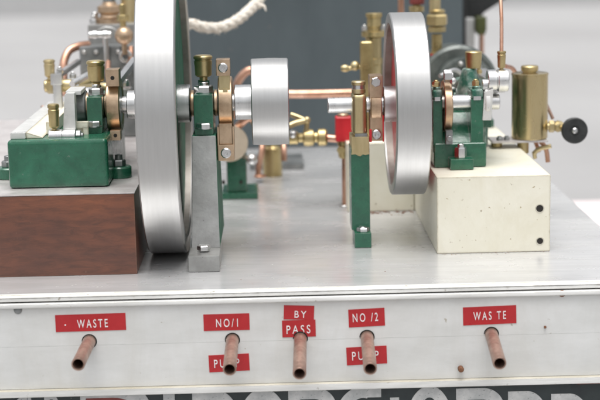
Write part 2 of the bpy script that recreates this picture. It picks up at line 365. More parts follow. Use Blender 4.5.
# ------------------------------------------------------------------ embossed tape labels on the panel (panel face at Y=-3)
def tape(c4, words, label, tilt_txt=True):
    """c4 = photo corners: left-top x,y ; right-bottom x,y ; words = [(string, x0,y0,x1,y1)]; slope from photo"""
    (xa, ya, xb, yb, tl) = c4
    p = at(xa, ya, -3); q = at(xb, yb, -3); cx, cz = (p.x+q.x)/2, (p.z+q.z)/2; hw, hh = (q.x-p.x)/2, (p.z-q.z)/2
    t = thing('tape_label', label, 'label', (cx, -3, cz), 'embossed red tape labels on the panel')
    ca, sa = math.cos(tl), math.sin(tl)
    hh -= abs(sa)*hw
    pts = [(cx+a*hw*ca-b*hh*sa, cz+a*hw*sa+b*hh*ca) for a, b in ((-1, -1), (1, -1), (1, 1), (-1, 1))]
    global lift
    lift = .3
    g = G(); g.prism(pts, 'y', -3.0-lift, -2.9, .05); g.done('tape', 'red', t)
    for s_, x0, y0, x1, y1 in words:
        a = at(x0, y0, -3); b = at(x1, y1, -3)
        text_part('lettering', s_, 'letter', t, (a.x, b.z), (b.x, a.z), -3.0-lift, .25, tl, .004, space=1.45)
    return t
tape((55, 314.6, 126.2, 330.4, R(.5)), [('WASTE', 77, 319.6, 108, 327.2), ('.', 64.6, 324.2, 66.2, 325.6)], 'red embossed tape label reading WASTE with a dot before it, above the left pipe stub')
tape((203.3, 314.4, 249.7, 329.9, R(.2)), [('NO/1', 216, 319, 238, 326.6)], 'red embossed tape label reading NO/1, above the second pipe stub from the left')
tape((208.6, 354.4, 249.6, 371.4, R(1.6)), [('PUMP', 214, 359.4, 239.5, 366.9)], 'red embossed tape label reading PUMP, behind the pipe stub below NO/1')
tape((282, 320.4, 315.8, 336.6, R(.4)), [('PASS', 286.4, 325.4, 310.4, 333.2)], 'red embossed tape label reading PASS, stuck just under the BY label')
tape((283.6, 305.2, 314.2, 319.9, R(-2.6)), [('BY', 294.5, 311, 306.4, 317.5)], 'small tilted red tape label reading BY, directly above the PASS label')
tape((348.4, 308.6, 384.8, 326.6, R(1.8)), [('NO /2', 352.6, 313.4, 378, 321.2)], 'red embossed tape label reading NO /2, above the second pipe stub from the right')
tape((346.4, 346.6, 386.9, 364.4, R(1.6)), [('PUMP', 352, 351.6, 378.6, 359.4)], 'red embossed tape label reading PUMP, behind the pipe stub below NO /2')
tape((463, 306.4, 516.2, 324.2, R(1.2)), [('WAS TE', 473.3, 311.8, 505.8, 319.2)], 'red embossed tape label reading WAS TE with a gap, above the right pipe stub')

# ------------------------------------------------------------------ copper pipe stubs through the panel
def stub_meshes():
    g = G(); L = 46
    g.lathe([(3.75, -6), (3.8, L-.4), (3.6, L), (3.0, L), (2.9, L-.4), (2.9, 4)], (0, 0, 0), (0, -1, 0), 36)
    # open the front: build as a ring section
    g.bm.free(); g.bm = bmesh.new()
    g.lathe([(2.9, -4), (3.75, -4), (3.8, L-.4), (3.6, L), (3.05, L), (2.9, L-.5)], (0, 0, 0), (0, -1, 0), 36, closed=True)
    return g
stub_defs = [((89.3, 341.5), (78.3, 364), 'short copper pipe stub leaning left, below the WASTE label with the dot'),
             ((232.4, 340), (229.6, 369), 'copper pipe stub poking out in front of the PUMP label under NO/1'),
             ((300.3, 338.5), (299.5, 373.5), 'copper pipe stub below the PASS label at the middle of the panel'),
             ((367, 337), (370.2, 368.5), 'copper pipe stub poking out in front of the PUMP label under NO /2'),
             ((491.3, 334), (499.5, 363), 'copper pipe stub leaning right, below the WAS TE label')]
first = None
for b_, t_, lab in stub_defs:
    base = at(*b_, -3); tip = at(*t_, -48)
    q = Vector((0, -1, 0)).rotation_difference((tip-base).normalized())
    if first is None:
        root = thing('pipe_stub', lab, 'pipe', base, 'copper pipe stubs through the panel')
        pipe = stub_meshes().done('pipe', 'dullcopper', None, origin=(0, 0, 0)); pipe.parent = root; pipe.location = (0, 0, 0)
        g = G(); g.cyl((0, 3, 0), (0, -1, 0), 2.88, 22, .1, 24); bore = g.done('bore', 'dark', None, origin=(0, 0, 0)); bore.parent = root; bore.location = (0, 0, 0)
        g = G(); g.ring((0, .2, 0), (0, -1, 0), 4.45, 3.85, .4, .1, 32); gap = g.done('hole_edge', 'dark', None, origin=(0, 0, 0)); gap.parent = root; gap.location = (0, 0, 0)
        first = (root, pipe, bore, gap)
    else:
        root = first[0].copy(); col.objects.link(root); root['label'] = lab; root.location = base*S
        for c_ in first[1:]:
            k = c_.copy(); col.objects.link(k); k.parent = root
    root.rotation_mode = 'QUATERNION'; root.rotation_quaternion = q

# ------------------------------------------------------------------ wood plinth and cream plinth
wp = thing('wooden_plinth', 'dark varnished wooden block under the left engine, with a pale metal sheet on top', 'plinth', (-180, 55, 0))
g = G(); g.box(-270, -95.6, 55, 420, 0, 50.6, .5); g.done('block', 'wood', wp)
g = G(); g.box(-270, -95.2, 54.6, 420, 50.7, 51.5, .25); g.done('top_sheet', 'zinc', wp)
cp = thing('cream_plinth', 'chipped cream painted L-shaped block under the right engine, two dark holes at its right', 'plinth', (130, 91.5, 0))
g = G(); g.box(94, 167, 91.5, 262, 0, 50, .8); g.done('front_block', 'cream', cp)
g = G(); g.box(44, 93.8, 240, 300, 0, 51, .8); g.box(93.8, 167, 262.2, 360, 0, 49.5, .8); g.done('rear_block', 'cream', cp)
for px, py, rr in ((539.7, 208.5, 2.4), (540, 241, 2.1)):
    c = at(px, py, 91.5); g = G(); g.lathe([(0, -.2), (rr, -.2), (rr, .15), (0, .15)], c, (0, -1, 0), 24); g.done('screw_hole', 'dark', cp)
    g = G(); g.ring(c+Vector((0, .1, 0)), (0, -1, 0), rr+.55, rr-.1, .35, .12, 20); g.done('hole_rim', 'ledge', cp)

# ------------------------------------------------------------------ common small parts
def oil_cup(parent, x, y, z0, z1, r_, material='brass', lid=True, stem=2.0):
    h = z1-z0
    g = G(); g.lathe([(0, 0), (r_*.45, 0), (r_*.45, stem), (r_*.72, stem+.4), (r_*.92, stem+1.4), (r_*.96, h*.62), (r_, h*.66), (r_, h*.80), (r_*.93, h*.82), (r_*.93, h*.87), (r_*1.06, h*.89), (r_*1.06, h-.5), (r_*.98, h), (0, h)], (x, y, z0), (0, 0, 1), 40)
    o = g.done('oil_cup', material, parent)
    if lid:
        g = G(); g.lathe([(r_*.9, 0), (r_*.9, .35), (r_*.6, .6), (0, .7)], (x, y, z1), (0, 0, 1), 32); g.done('cap', 'palebrass', o)
    return o
def nut(parent, c, axis, r_, h, stud=1.2, material='steel', name='nut'):
    g = G(); g.hexn(c, axis, r_, h, stud, r_*.55, twist=random.uniform(0, .5)); return g.done(name, material, parent)

# ------------------------------------------------------------------ LEFT ENGINE
AY, AZ = 122, 97.5
e1 = thing('steam_engine', 'larger model steam engine on the wooden block, with tall steel-rimmed green flywheel and belt pulley', 'steam engine', (-110, 122, 51.5), 'model steam engines on the table')
# bed
g = G(); g.box(-175.3, -113, 76, 190, 51.6, 82, 3.0, 4); g.done('bed', 'green', e1)
for x, y in ((-110, 112), (-182.5, 118)):
    g = G(); g.lathe([(0, 0), (7.6, 0), (8, .5), (8, 6.6), (7.2, 7.4), (0, 7.4)], (x, y, 51.6), (0, 0, 1), 40)
    g.box(min(x, x+6 if x < -150 else x-6), max(x, x+6 if x < -150 else x-6), y-7, y+7, 51.6, 58.6, .4); f = g.done('foot', 'green', e1)
    nut(f, (x, y, 59), (0, 0, 1), 4.4, 4.2, 3.2, 'greymetal')
# crosshead guides
g = G(); g.box(-174, -164.5, 82, 250, 82.1, 86, .5); g.done('guide_bar', 'palesteel', e1)
g = G(); g.prism([(-164.3, 82.1), (-164.3, 86), (-154, 82.5), (-154, 82.1)], 'y', 84, 250, .1); g.box(-154, -149, 100, 250, 82.1, 90, .4); g.done('guide_web', 'cream', e1)
# main bearing pillar left of the flywheel
def bearing(xc, wdt, y0, y1, zb, cupz0, cupz1, cup_r):
    x0, x1 = xc-wdt/2, xc+wdt/2
    g = G(); g.box(x0, x1, y0, y1, zb, AZ+7.5, .8); b = g.done('bearing_block', 'green', e1)
    g = G(); g.box(x0+.4, x1-.4, y0-2.4, y1+2.4, zb-.1, zb+4.2, .6); g.done('flange', 'green', b)
    for yy in (y0-.2-1, y1+1.2): pass
    g = G(); g.hexn((xc, y0-.4, zb+4.2), (0, 0, 1), wdt*.42, 3.6, 0, 0, .3); g.lathe([(wdt*.45, 0), (wdt*.45, .6), (0, .6)], (xc, y0-.4, zb+4.1), (0, 0, 1), 30); g.done('nut', 'steel', b)
    g = G(); g.hexn((xc, (y0+y1)/2-6, AZ+7.5), (0, 0, 1), wdt*.50, 4.6, 2.2, wdt*.25, .1); g.lathe([(wdt*.52, 0), (wdt*.52, .8), (0, .8)], (xc, (y0+y1)/2-6, AZ+7.4), (0, 0, 1), 30); g.done('cap_nut', 'steel', b)
    g = G(); g.cyl((xc, (y0+y1)/2, AZ+7.4), (0, 0, 1), wdt*.3, cupz0-AZ-7.2, .3); g.done('cup_stem', 'green', b)
    g = G(); g.cyl((x0-2.6, AY, AZ), (1, 0, 0), 8.6, 2.5, .5); g.cyl((x1+.1, AY, AZ), (1, 0, 0), 8.6, 2.5, .5); g.done('bush', 'bronze', b)
    oil_cup(b, xc, AY-2, cupz0, cupz1, cup_r)
    return b
bearing(-123.2, 9.8, 103, 141, 82.1, 110.5, 126.5, 5.6)
# pedestal right of the flywheel
g = G(); g.box(-64, -44.6, 56, 96, .1, 10.2, .7); g.prism([(-63.2, 10), (-63.2, 10.4), (-45, 10.4), (-45, 10)], 'y', 80, 95, 0)
fo = g.done('pedestal_foot', 'cast', e1)
nut(fo, at(204, 250, 69)+Vector((0, 0, 0)), (0, 0, 1), 4.3, 3.2, 0, 'steel', 'bolt')
t = bmesh.new(); g = G()
lowf = [(-63.0, 80, 10), (-45.0, 80, 10)]; lowb = [(-63.0, 160, 10), (-44.4, 150, 10)]
topf = [(-61.6, 99, 79.2), (-46.4, 99, 79.2)]; topb = [(-61.6, 145, 79.2), (-45.6, 140, 79.2)]
vs = [g.bm.verts.new(p) for p in lowf+lowb+topf+topb]
for q in ((0, 1, 5, 4), (2, 3, 7, 6), (0, 2, 6, 4), (1, 3, 7, 5), (0, 1, 3, 2), (4, 5, 7, 6)): g.bm.faces.new([vs[i] for i in q])
bmesh.ops.recalc_face_normals(g.bm, faces=g.bm.faces[:])
bmesh.ops.bevel(g.bm, geom=g.bm.edges[:], offset=.6, segments=2, profile=.6, affect='EDGES')
pc = g.done('pedestal', 'matgreen', e1, 'bare iron front, green sides', second='cast', pick=lambda n: n.y < -.5)
b2 = bearing(-53.9, 12.4, 103, 141, 79.3, 112.5, 128.4, 5.8)
# shaft
g = G(); g.cyl((-137, AY, AZ), (1, 0, 0), 5.5, 137, .5); g.done('shaft', 'steel', e1)
# flywheel
fl = G(); RX0, RX1, RO, RI = -90.6, -66.8, 97.0, 86.5
fl.lathe([(RI, 0), (RO-.8, 0), (RO, .8), (RO, 23), (RO-.8, 23.8), (RI, 23.8), (RI-.6, 23.2), (RI-.6, .6)], (RX0, AY, AZ), (1, 0, 0), 160, closed=True)
flo = bpy.data.objects.new('flywheel', None); col.objects.link(flo); place(flo, (-78.7, AY, AZ), e1)
fl.done('rim', 'rim', flo)
g = G(); g.lathe([(8, -7.6), (RI-.7, -7), (RI-.7, 7), (8, 7.6)], (-78.7, AY, AZ), (1, 0, 0), 120, closed=True)
h = G(); h.ring((RX0+.9, AY, AZ), (1, 0, 0), RI+.2, RI-1, 22, .2, 140); h.done('inner_rim', 'agedsteel', flo)

g.done('web', 'matgreen', flo)
g = G(); g.ring((-88, AY, AZ), (1, 0, 0), 12.4, 5.4, 25.2, .7); g.cyl((-104, AY, AZ), (1, 0, 0), 9.2, 15.8, .6); g.done('hub', 'steel', flo)
# left eccentric
def eccentric(x0, x1, r_, lug_top, lug_bot, name='eccentric_strap', mt='bronze'):
    w_ = x1-x0
    g = G(); g.ring((x0, AY, AZ), (1, 0, 0), r_, r_-5, w_, .6); o = g.done(name, mt, e1)
    g = G(); g.cyl((x0+.5, AY, AZ), (1, 0, 0), r_-5.1, w_-1, .4); g.done('sheave', 'steel', o)
    return o
ec = eccentric(-116.4, -107.6, 17, 0, 0)
def lug(parent, x0, x1, y0, y1, z0, z1, bolt_r, bolt_mt='steel', head=2.0, mt='bronze'):
    g = G(); g.box(x0, x1, y0, y1, z0, z1, .7); l_ = g.done('lug', mt, parent)
    g = G(); g.lathe([(bolt_r, 0), (bolt_r, head*.7), (bolt_r*.8, head), (bolt_r*.35, head), (bolt_r*.3, head*.6), (0, head*.6)], ((x0+x1)/2, y0-.02, (z0+z1)/2), (0, -1, 0), 28)
    g.done('bolt', bolt_mt, l_); return l_
lug(ec, -115.2, -106.6, 103, 114, 111.5, 122.5, 1.3, 'dark', .3)  # no bolt here: flat dark disc painting the shade inside an open hole
lug(ec, -114, -107.2, 103, 112, 76.8, 83.4, 1.2, 'dark', .3)  # lower lug likewise, dark disc drawn as the hole's dark inside
g = G(); g.tube([(-109, 118, 82), (-117, 112, 70)], .8); g.done('oil_drip_rod', 'steel', ec)
# crank, crankpin, connecting lever
g = G(); g.cyl((-138.5, AY, AZ), (1, 0, 0), 10.5, 8.6, .8); g.cyl((-129.6, AY, AZ), (1, 0, 0), 8, 1.5, .4); g.done('crank_boss', 'greymetal', e1)
a = at(65.5, 92, 98); b = at(74, 92, 98); c = at(62.5, 134, 90); d = at(75.5, 134, 90)
g = G(); g.prism([(c.x, c.z), (d.x, d.z), (at(76, 120, 95).x, at(76, 118, 95).z), (b.x+1, b.z), (a.x+1.2, a.z), (a.x, a.z-1.2)], 'y', 92, 101, .6)
g.box(a.x, at(81, 92, 98).x, 98, 124, a.z-2, a.z+.6, .5)
g.done('crank_lever', 'palesteel', e1)
c = at(48, 137.4, 84)
g = G(); g.cyl((c.x, 89, c.z), (1, 0, 0), 4.3, 8.6, .4); g.cyl((c.x+9, 89, c.z), (1, 0, 0), 4.3, 8, .4); g.cyl((c.x+8, 89, c.z), (1, 0, 0), 3.6, 2, .2); pin = g.done('crankpin', 'steel', e1)
nut(pin, (c.x+17, 89, c.z), (1, 0, 0), 3.6, 3.2, 1.4, 'greymetal')
oil_cup(pin, at(54.5, 130, 89).x, 89, at(54, 131.5, 89).z, at(54, 104.5, 89).z, 3.5)
a = at(77, 143, 97); b = at(88, 122, 97)
g = G(); g.box(a.x+4, b.x, 97, 103, a.z, b.z-3, .4); g.box(a.x, b.x, 97, 103, b.z-4, b.z, .4); g.done('slipper', 'cream', e1)
# right eccentric with bolts facing the camera
es = eccentric(-44.6, -35.4, 17, 0, 0)
lug(es, -45.6, -34.8, 102.5, 116, 62, 72.6, 3.3)
g = G(); g.box(-45.6, -44.4, 103.2, 116, 70, 84, .3); g.box(-35.9, -34.7, 103.2, 116, 70, 84, .3); g.box(-44.3, -36, 104.2, 110, 72.7, 86, .4); g.done('strap_cheek', 'bronze', es)
g = G(); g.box(-43.8, -36.6, 108, 116, 105, 117, .5); g.box(-41.2, -38.2, 107, 109, 106, 108, .2); g.done('strap_neck', 'palebrass', es)
lug(es, -45.2, -36.2, 106, 117, 116.4, 127, 3.1)
# collar and pulley
g = G(); g.ring((-34.2, AY, AZ), (1, 0, 0), 11.4, 5.4, 11.5, .5); g.done('collar', 'steel', e1)
g = G(); g.lathe([(0, 0), (27.4, 0), (28, .6), (28.3, 12), (28, 23.4), (27.4, 24), (24, 24), (23.5, 18), (0, 18)], (-23.2, AY, AZ), (1, 0, 0), 96); g.done('belt_pulley', 'rim', e1)
# valve gear behind: brass cup, body, steel rocker
p = at(49.5, 70, 230)
q = oil_cup(e1, p.x, 230, at(49, 80, 230).z, at(49, 60, 230).z, 3.9, 'palebrass')
g = G(); g.cyl((at(44.5, 86, 230).x, 230, at(44, 86, 230).z), (1, 0, 0), 4.6, 20, .8); g.hexn((at(44.5, 86, 230).x+2, 230, at(44, 86, 230).z), (1, 0, 0), 5.6, 5); g.tube([(-150, 230, 96), (-150, 232, 84)], 3.2); g.done('valve_body', 'palebrass', e1)
a = at(57, 76, 222)
g = G(); g.box(a.x-3, a.x+3, 219, 225, 82.2, a.z, .5); g.box(a.x-4.2, a.x+4, 217.5, 226, a.z-6, a.z+2, .6)
g.done('rocker_post', 'steel', e1)
b = at(78, 62, 290)
g = G(); g.tube([(a.x, 225, a.z), b], 2.6, 8); g.done('rocker_arm', 'steel', e1)
a = at(117, 83, 150); b = at(134, 61, 215)
g = G(); g.tube([a, b], 3.2, 6); g.done('valve_rod', 'steel', e1)
g = G(); g.tube([at(75, 92, 190), at(100, 88, 210), at(122, 90, 210)], 4); g.tube([at(80, 85, 240), at(95, 78, 240)], 5); g.done('valve_link', 'palebrass', e1)
g = G(); g.box(at(92, 75, 230).x, at(99, 75, 230).x, 228, 236, 82, at(95, 70, 230).z, .8); g.done('link_bracket', 'steel', e1)
g = G(); g.box(at(110, 85, 205).x, at(131, 85, 205).x, 200, 214, 82, at(120, 88, 205).z, 1); g.done('valve_bracket', 'steel', e1)
g = G(); g.tube([at(72, 84, 200), at(86, 76, 215), at(96, 72, 232)], 2.4); g.done('link_rod', 'steel', e1)
g = G(); g.cyl(at(84, 96, 170), (1, 0, 0), 6, 8, .8); g.done('link_boss', 'steel', e1)
for px, py, Y in ((73, 78, 222), (95, 70, 230), (116, 84, 204), (127, 86, 204), (60, 73, 222)): nut(e1, at(px, py, Y), (0, 0, 1), 2.4, 3, 1.6, 'steel')
g = G(); g.tube([at(108, 62, 262), at(109, 80, 240), at(120, 98, 215)], 2.0); g.tube([at(131, 48, 300), at(130, 62, 285), at(124, 76, 260)], 2.2); g.done('copper_branch', 'copper', e1)
g = G(); g.cyl(at(85, 20, 350)+Vector((8, 0, 0)), (0, 0, 1), 2.6, 6, .4); g.hexn(at(94, 24, 345), (0, 0, 1), 3.4, 4, 3, 2); g.done('cover_stud', 'steel', e1)
g = G(); g.hexn(at(127, 70, 290), (0, -1, 0), 4, 6, 2, 2); g.ring(at(126, 56, 292), (0, -1, 0), 5, 2.4, 4, .6); g.done('flange_joint', 'steel', e1)
# cylinder block and valve chest
a = at(79, 47, 300); b = at(136, 68, 300)
g = G(); g.box(a.x, b.x, 300, 352, 52, a.z, 1); cy = g.done('valve_chest', 'greymetal', e1)
for px in (84, 96, 118, 128): nut(cy, (at(px, 52, 298).x, 300, at(px, 52, 298).z), (0, -1, 0), 2.0, 1.8, .8)
a = at(87.5, 25, 330); b = at(136, 48, 330)
g = G(); g.box(a.x, b.x, 330, 400, 51.6, a.z, 1.2); g.box(a.x-.5, b.x, 329, 334, b.z-1, b.z+3, .4); g.cyl((at(107, 40, 328).x, 331, at(107, 42, 328).z), (0, -1, 0), 12, 2, .5); g.done('cylinder_block', 'cast', e1)
a = at(88.5, 35, 298); b = at(112, 35, 298)
g = G(); g.cyl(a, (1, 0, 0), 2.7, b.x-a.x, .9); g.cyl((a.x+3, 298, a.z), (1, 0, 0), 3.4, 4, .5); g.cyl((b.x-7, 298, a.z), (1, 0, 0), 3.4, 4, .5); g.cyl(((a.x+b.x)/2+4, 298, a.z-24), (0, 0, 1), 2.2, 24, .3); g.done('drain_tee', 'steel', e1)
c = at(124, 35.5, 285); g = G(); g.ball(c, 7.0); g.cyl(c+Vector((0, 0, -14)), (0, 0, 1), 2, 9, .3); g.done('ball_weight', 'bronze', e1)
c = at(128, 17, 300); g = G(); g.hexn(c-Vector((4, 0, 3)), (0, 0, 1), 4.6, 5); g.cyl(c-Vector((4, 0, 14)), (0, 0, 1), 2.4, 12); g.cyl(c-Vector((4, 0, -2)), (0, 0, 1), 2.4, 8); g.done('union', 'brass', e1)
c = at(110, 24.5, 350)
g = G(); g.lathe([(0, 0), (9.5, 0), (10.4, 1), (10.4, 5), (8, 6), (7, 8), (9.5, 10), (9.5, 14.5), (6, 16), (5, 18), (0, 18)], c, (0, 0, 1), 36); va = g.done('gland', 'bronze', e1)
g = G(); g.cyl(c+Vector((0, 0, 18)), (0, 0, 1), 3.6, 30); g.hexn(c+Vector((0, 0, 17)), (0, 0, 1), 5, 4); g.done('spindle', 'greymetal', va)
for s_ in (-1, 1): nut(va, c+Vector((s_*12, -6, -.5)), (0, 0, 1), 2.5, 3, 2)
g = G(); g.cyl(at(131, 9, 360)-Vector((2, 0, 26)), (0, 0, 1), 6, 60); g.done('steam_riser', 'palebrass', e1)
g = G(); g.tube([at(88, 44.5, 320), at(79, 46, 312), at(69, 51, 306), at(64, 62, 300), at(63.5, 75, 296), at(64, 95, 290)], 3.1); g.done('exhaust_pipe', 'copper', e1)
g = G(); g.cyl((at(44, 118, 260).x, 260, 52), (0, 0, 1), 2, 30); g.done('drain_pipe', 'dullcopper', e1)

# ------------------------------------------------------------------ RIGHT ENGINE
BY, BZ = 138, 92.2
e2 = thing('steam_engine', 'smaller model steam engine on the cream block, with bright steel flywheel and green bearing bracket', 'steam engine', (110, 138, 50), 'model steam engines on the table')
# outboard post
g = G(); g.box(42.2, 53.4, 114.6, 140, .1, 10, .6); ft = g.done('post_foot', 'green', e2)
nut(ft, (48.2, 120.5, 10), (0, 0, 1), 4.2, 2.8, .5, 'steel', 'bolt')
g = G(); g.box(41.0, 53.4, 125, 150, 9.9, 65, .6); g.done('post', 'green', e2)
g = G(); g.box(41.5, 53.3, 124.6, 150.2, 61, 72.5, .6)
g.prism([(41.4, 62), (53.4, 62), (53.4, 61.0), (50.5, 60.4), (49.0, 60.9), (47.2, 59.6), (45.6, 60.2), (44.0, 61.1), (41.4, 60.8)], 'y', 124.68, 126, 0)
g.done('bearing_seat', 'palebrass', e2)
g = G(); g.box(42.6, 52.2, 126, 149, 72.4, 100.8, 4.2, 6); g.done('bearing_body', 'palebrass', e2)
g = G(); g.box(44, 52, 125.4, 128, 71.8, 74.6, .3); g.done('inspection_slot', 'greymetal', e2)
g = G(); g.lathe([(0, 0), (4.6, 0), (4.6, 2.5), (3.9, 2.8), (3.9, 5.2), (4.6, 5.5), (4.7, 7.4), (4.2, 8), (0, 8)], (47.0, 131, 100.8), (0, 0, 1), 36); g.done('grease_cup', 'palebrass', e2)
g = G(); g.ring((47, 131, 103.5), (0, 0, 1), 4.25, 3.8, 2.6, .1); g.done('cup_band', 'steel', e2)
g = G(); g.cyl((26.8, BY, BZ), (1, 0, 0), 5.1, 114, .5); g.done('shaft', 'steel', e2)
# strap with two bolts
g = G(); g.ring((54.6, BY, BZ), (1, 0, 0), 12.8, 5.2, 7.4, .6); st = g.done('bearing_strap', 'bronze', e2)
lug(st, 53.9, 62.6, 126, 140, 98, 112.5, .1, 'bronze', .1)
g = G(); g.hexn((58.2, 126, 108.4), (0, -1, 0), 3.4, 2.2, 0, 0, .3); g.done('bolt', 'steel', st)
g = G(); g.box(54.2, 62.8, 128, 140, 69, 87, .6); g.done('lower_cap', 'bronze', st)
g = G(); g.box(53.5, 55.2, 127, 129, 68.6, 77, .3); g.box(62.3, 63.2, 127, 129, 68.6, 86, .3); g.done('shim', 'redpaint', st)
g = G(); g.lathe([(3.2, 0), (3.2, 1.3), (2.6, 1.9), (1.2, 1.9), (.9, 1.2), (0, 1.2)], (58.3, 127, 73.6), (0, -1, 0), 28); g.done('bolt', 'steel', st)
# flywheel
f2 = bpy.data.objects.new('flywheel', None); col.objects.link(f2); place(f2, (78.7, BY, BZ), e2)
g = G(); RO2, RI2 = 60.2, 53.5
g.lathe([(RI2, 0), (RO2-.7, 0), (RO2, .7), (RO2, 21.1), (RO2-.7, 21.8), (RI2, 21.8)], (67.8, BY, BZ), (1, 0, 0), 140, closed=True); g.done('rim', 'rim', f2)
g = G(); g.ring((73.4, BY, BZ), (1, 0, 0), RI2-.1, 5.2, 9, .3, 100); g.done('web', 'redpaint', f2)
g = G(); g.ring((68.7, BY, BZ), (1, 0, 0), RI2+.3, RI2-.6, 20, .2, 120); g.done('inner_rim', 'agedsteel', f2)
g = G(); g.ring((63.4, BY, BZ), (1, 0, 0), 11.9, 5.2, 26, .6); g.done('hub', 'steel', f2)
# bracket on the block
g = G(); g.box(96.2, 131, 128, 176, 50.1, 66.5, 1.6, 3); g.box(105.8, 121.2, 117.2, 130, 50.1, 57.4, 1.0); br = g.done('bracket_base', 'green', e2)
nut(br, (113.2, 122.8, 57.4), (0, 0, 1), 4.0, 7.2, 2.2, 'steel')
g = G(); g.box(95.6, 102.2, 129, 162, 60, BZ+3.4, .9); g.box(120.6, 129.2, 129, 162, 60, BZ+3.4, .9)
g.box(101.4, 121.8, 150, 162, 62, 84, 1.5); g.prism([(130, 66), (150, 66), (150, 84)], 'x', 101.5, 121.7, .3)
g.box(128.4, 139, 158, 176, 72, 92, 1); g.done('cheek', 'green', br)
for x0, x1 in ((96, 101.4), (121.6, 128.2)):
    xc = (x0+x1)/2
    g = G(); g.box(x0-.7, x1+.7, 128.5, 150, BZ+3.2, BZ+9.6, 1.8, 4); g.cyl((xc, 133, BZ+9), (0, 0, 1), (x1-x0)*.45, 2.4, .5); cp_ = g.done('bearing_cap', 'paleg', br)
    nut(cp_, (xc-.5, 133, BZ+11.4), (0, 0, 1), 2.6, 3.4, 1, 'brass')
    g = G(); g.box(x0+.8, x1-.8, 128.2, 130, BZ+2.4, BZ+5, .2); g.done('cap_slot', 'steel', br)
# small eccentric
g = G(); g.ring((103.0, BY, BZ-2), (1, 0, 0), 17.2, 12, 5.2, .5); ee = g.done('eccentric_strap', 'bronze', e2)
g = G(); g.cyl((103.4, BY, BZ-2), (1, 0, 0), 12, 4.4, .3); g.done('sheave', 'bronze', ee)
g = G(); g.hexn((102.6, 126, 111.2), (1, 0, 0), 4.2, 5.4, .6, 2.4); g.ball((108.4, 125, 108), 2.4); g.done('nut', 'steel', ee)
g = G(); g.cyl((105.6, 121, 70.5), (0, -1, 0), 1.9, 1.4, .3); g.box(103.4, 107.8, 121, 128, 66.8, 76, .4); g.done('lower_lug', 'greymetal', ee)
# crank and rod end
g = G(); g.cyl((130.2, BY, BZ), (1, 0, 0), 11.2, 3.6, .5)
a = at(484, 92, 130); b = at(493, 88, 130); c = at(491, 120, 130); d = at(482, 120, 130)
g.prism([(a.x, a.z), (b.x, b.z), (c.x, c.z), (d.x, d.z)], 'y', 128, 134, .5); g.done('crank', 'palesteel', e2)
c = at(487, 80.5, 135)
g = G(); g.cyl((c.x, 135, c.z), (1, 0, 0), 7.2, 6.2, .5); g.cyl((c.x+5.8, 135, c.z), (1, 0, 0), 6.4, 1.2, .1); g.cyl((c.x+6.8, 135, c.z), (1, 0, 0), 7.4, 7, .5); g.cyl((c.x-3.5, 135, c.z-3), (1, 0, 0), 4, 4, .5); re_ = g.done('rod_end', 'steel', e2)
g = G(); g.box(c.x+2, c.x+13, 140, 230, c.z-9, c.z-1, 1); g.done('connecting_rod', 'steel', re_)
oc = oil_cup(re_, at(501.5, 60, 135).x, 135, at(501, 70, 135).z, at(501, 51, 135).z, 2.8, 'brass', False, 1)
g = G(); g.tube([(at(501.5, 52, 135).x, 135, at(501, 52, 135).z), at(501.5, 20, 142), at(500.6, -5, 150), at(500, -60, 170)], 1.25); g.done('oil_feed', 'copper', oc)
# conical brass cup behind
a = at(473.5, 68, 175); b = at(473.5, 52, 175)
g = G(); g.lathe([(0, 0), (4.8, 0), (5.2, 1.5), (5.9, (b.z-a.z)), (5.3, b.z-a.z+.6), (0, b.z-a.z+.4)], a, (0, 0, 1), 36); g.done('oil_cup', 'brass', e2)
g = G(); g.lathe([(0, 0), (11, 0), (9, 12), (6.5, 20), (5, 26), (4, 27), (0, 27)], a-Vector((3, 0, 27)), (0, 0, 1)); g.box(a.x-14, a.x+9, a.y-2, a.y+24, 50, a.z-22, 2, 3); g.tube([a+Vector((-2, 4, -8)), a+Vector((-14, 18, -16)), a+Vector((-18, 30, -40))], 4); g.done('cup_standard', 'paleg', e2)
# cylinder behind: large banded drum seen end on
c = at(459, 85, 320)
g = G(); g.lathe([(0, 0), (28.5, 0), (31, 2), (31, 9), (29, 11), (29, 50), (0, 50)], c+Vector((0, 50, 0)) - Vector((0, 50, 0)), (0, 1, 0), 96); dr = g.done('cylinder', 'darkcast', e2)
g = G(); g.lathe([(0, 0), (20, 0), (23, 1.4), (24, 10), (0, 10)], c+Vector((4, -9, -1)), (0, 1, 0), 72)
g.done('cylinder_cover', 'darkcast', dr)
for k in range(8):
    an = k*math.pi/4+.2; nut(dr, c+Vector((4+19*math.cos(an), -9, -1+19*math.sin(an))), (0, -1, 0), 2.2, 2, 1)
g = G(); g.box(c.x-26, c.x+28, 322, 356, 49.6, c.z-28, 1); g.done('cylinder_saddle', 'green', dr)
g = G(); g.tube([at(452, 110, 240), at(462, 92, 250), at(472, 84, 260)], 5.2); g.tube([at(440, 96, 230), at(452, 84, 250)], 3); g.box(at(474, 100, 190).x, at(486, 100, 190).x, 188, 205, 80, 100, 1); g.done('valve_linkage', 'greymetal', e2)
g = G(); g.box(at(448, 90, 200).x, at(470, 90, 200).x, 196, 225, 50, at(460, 92, 200).z, 2, 3); g.cyl(at(448, 88, 205), (1, 0, 0), 6.5, 20, 1); g.box(at(472, 80, 215).x, at(488, 80, 215).x, 212, 240, 50, at(480, 78, 215).z, 3, 4); g.done('frame_standard', 'paleg', e2)
for px, py in ((450, 79), (468, 80), (479, 74)): nut(e2, at(px, py, 196), (0, 0, 1), 2.4, 3, 1.4, 'brass')
g = G(); g.tube([at(436, 92, 180), at(470, 88, 190), at(492, 92, 200)], 2.2); g.done('link_rod', 'steel', e2)
g = G(); g.tube([at(440, 76, 230), at(455, 70, 240), at(466, 78, 250)], 1.6); g.done('link_rod', 'steel', e2)
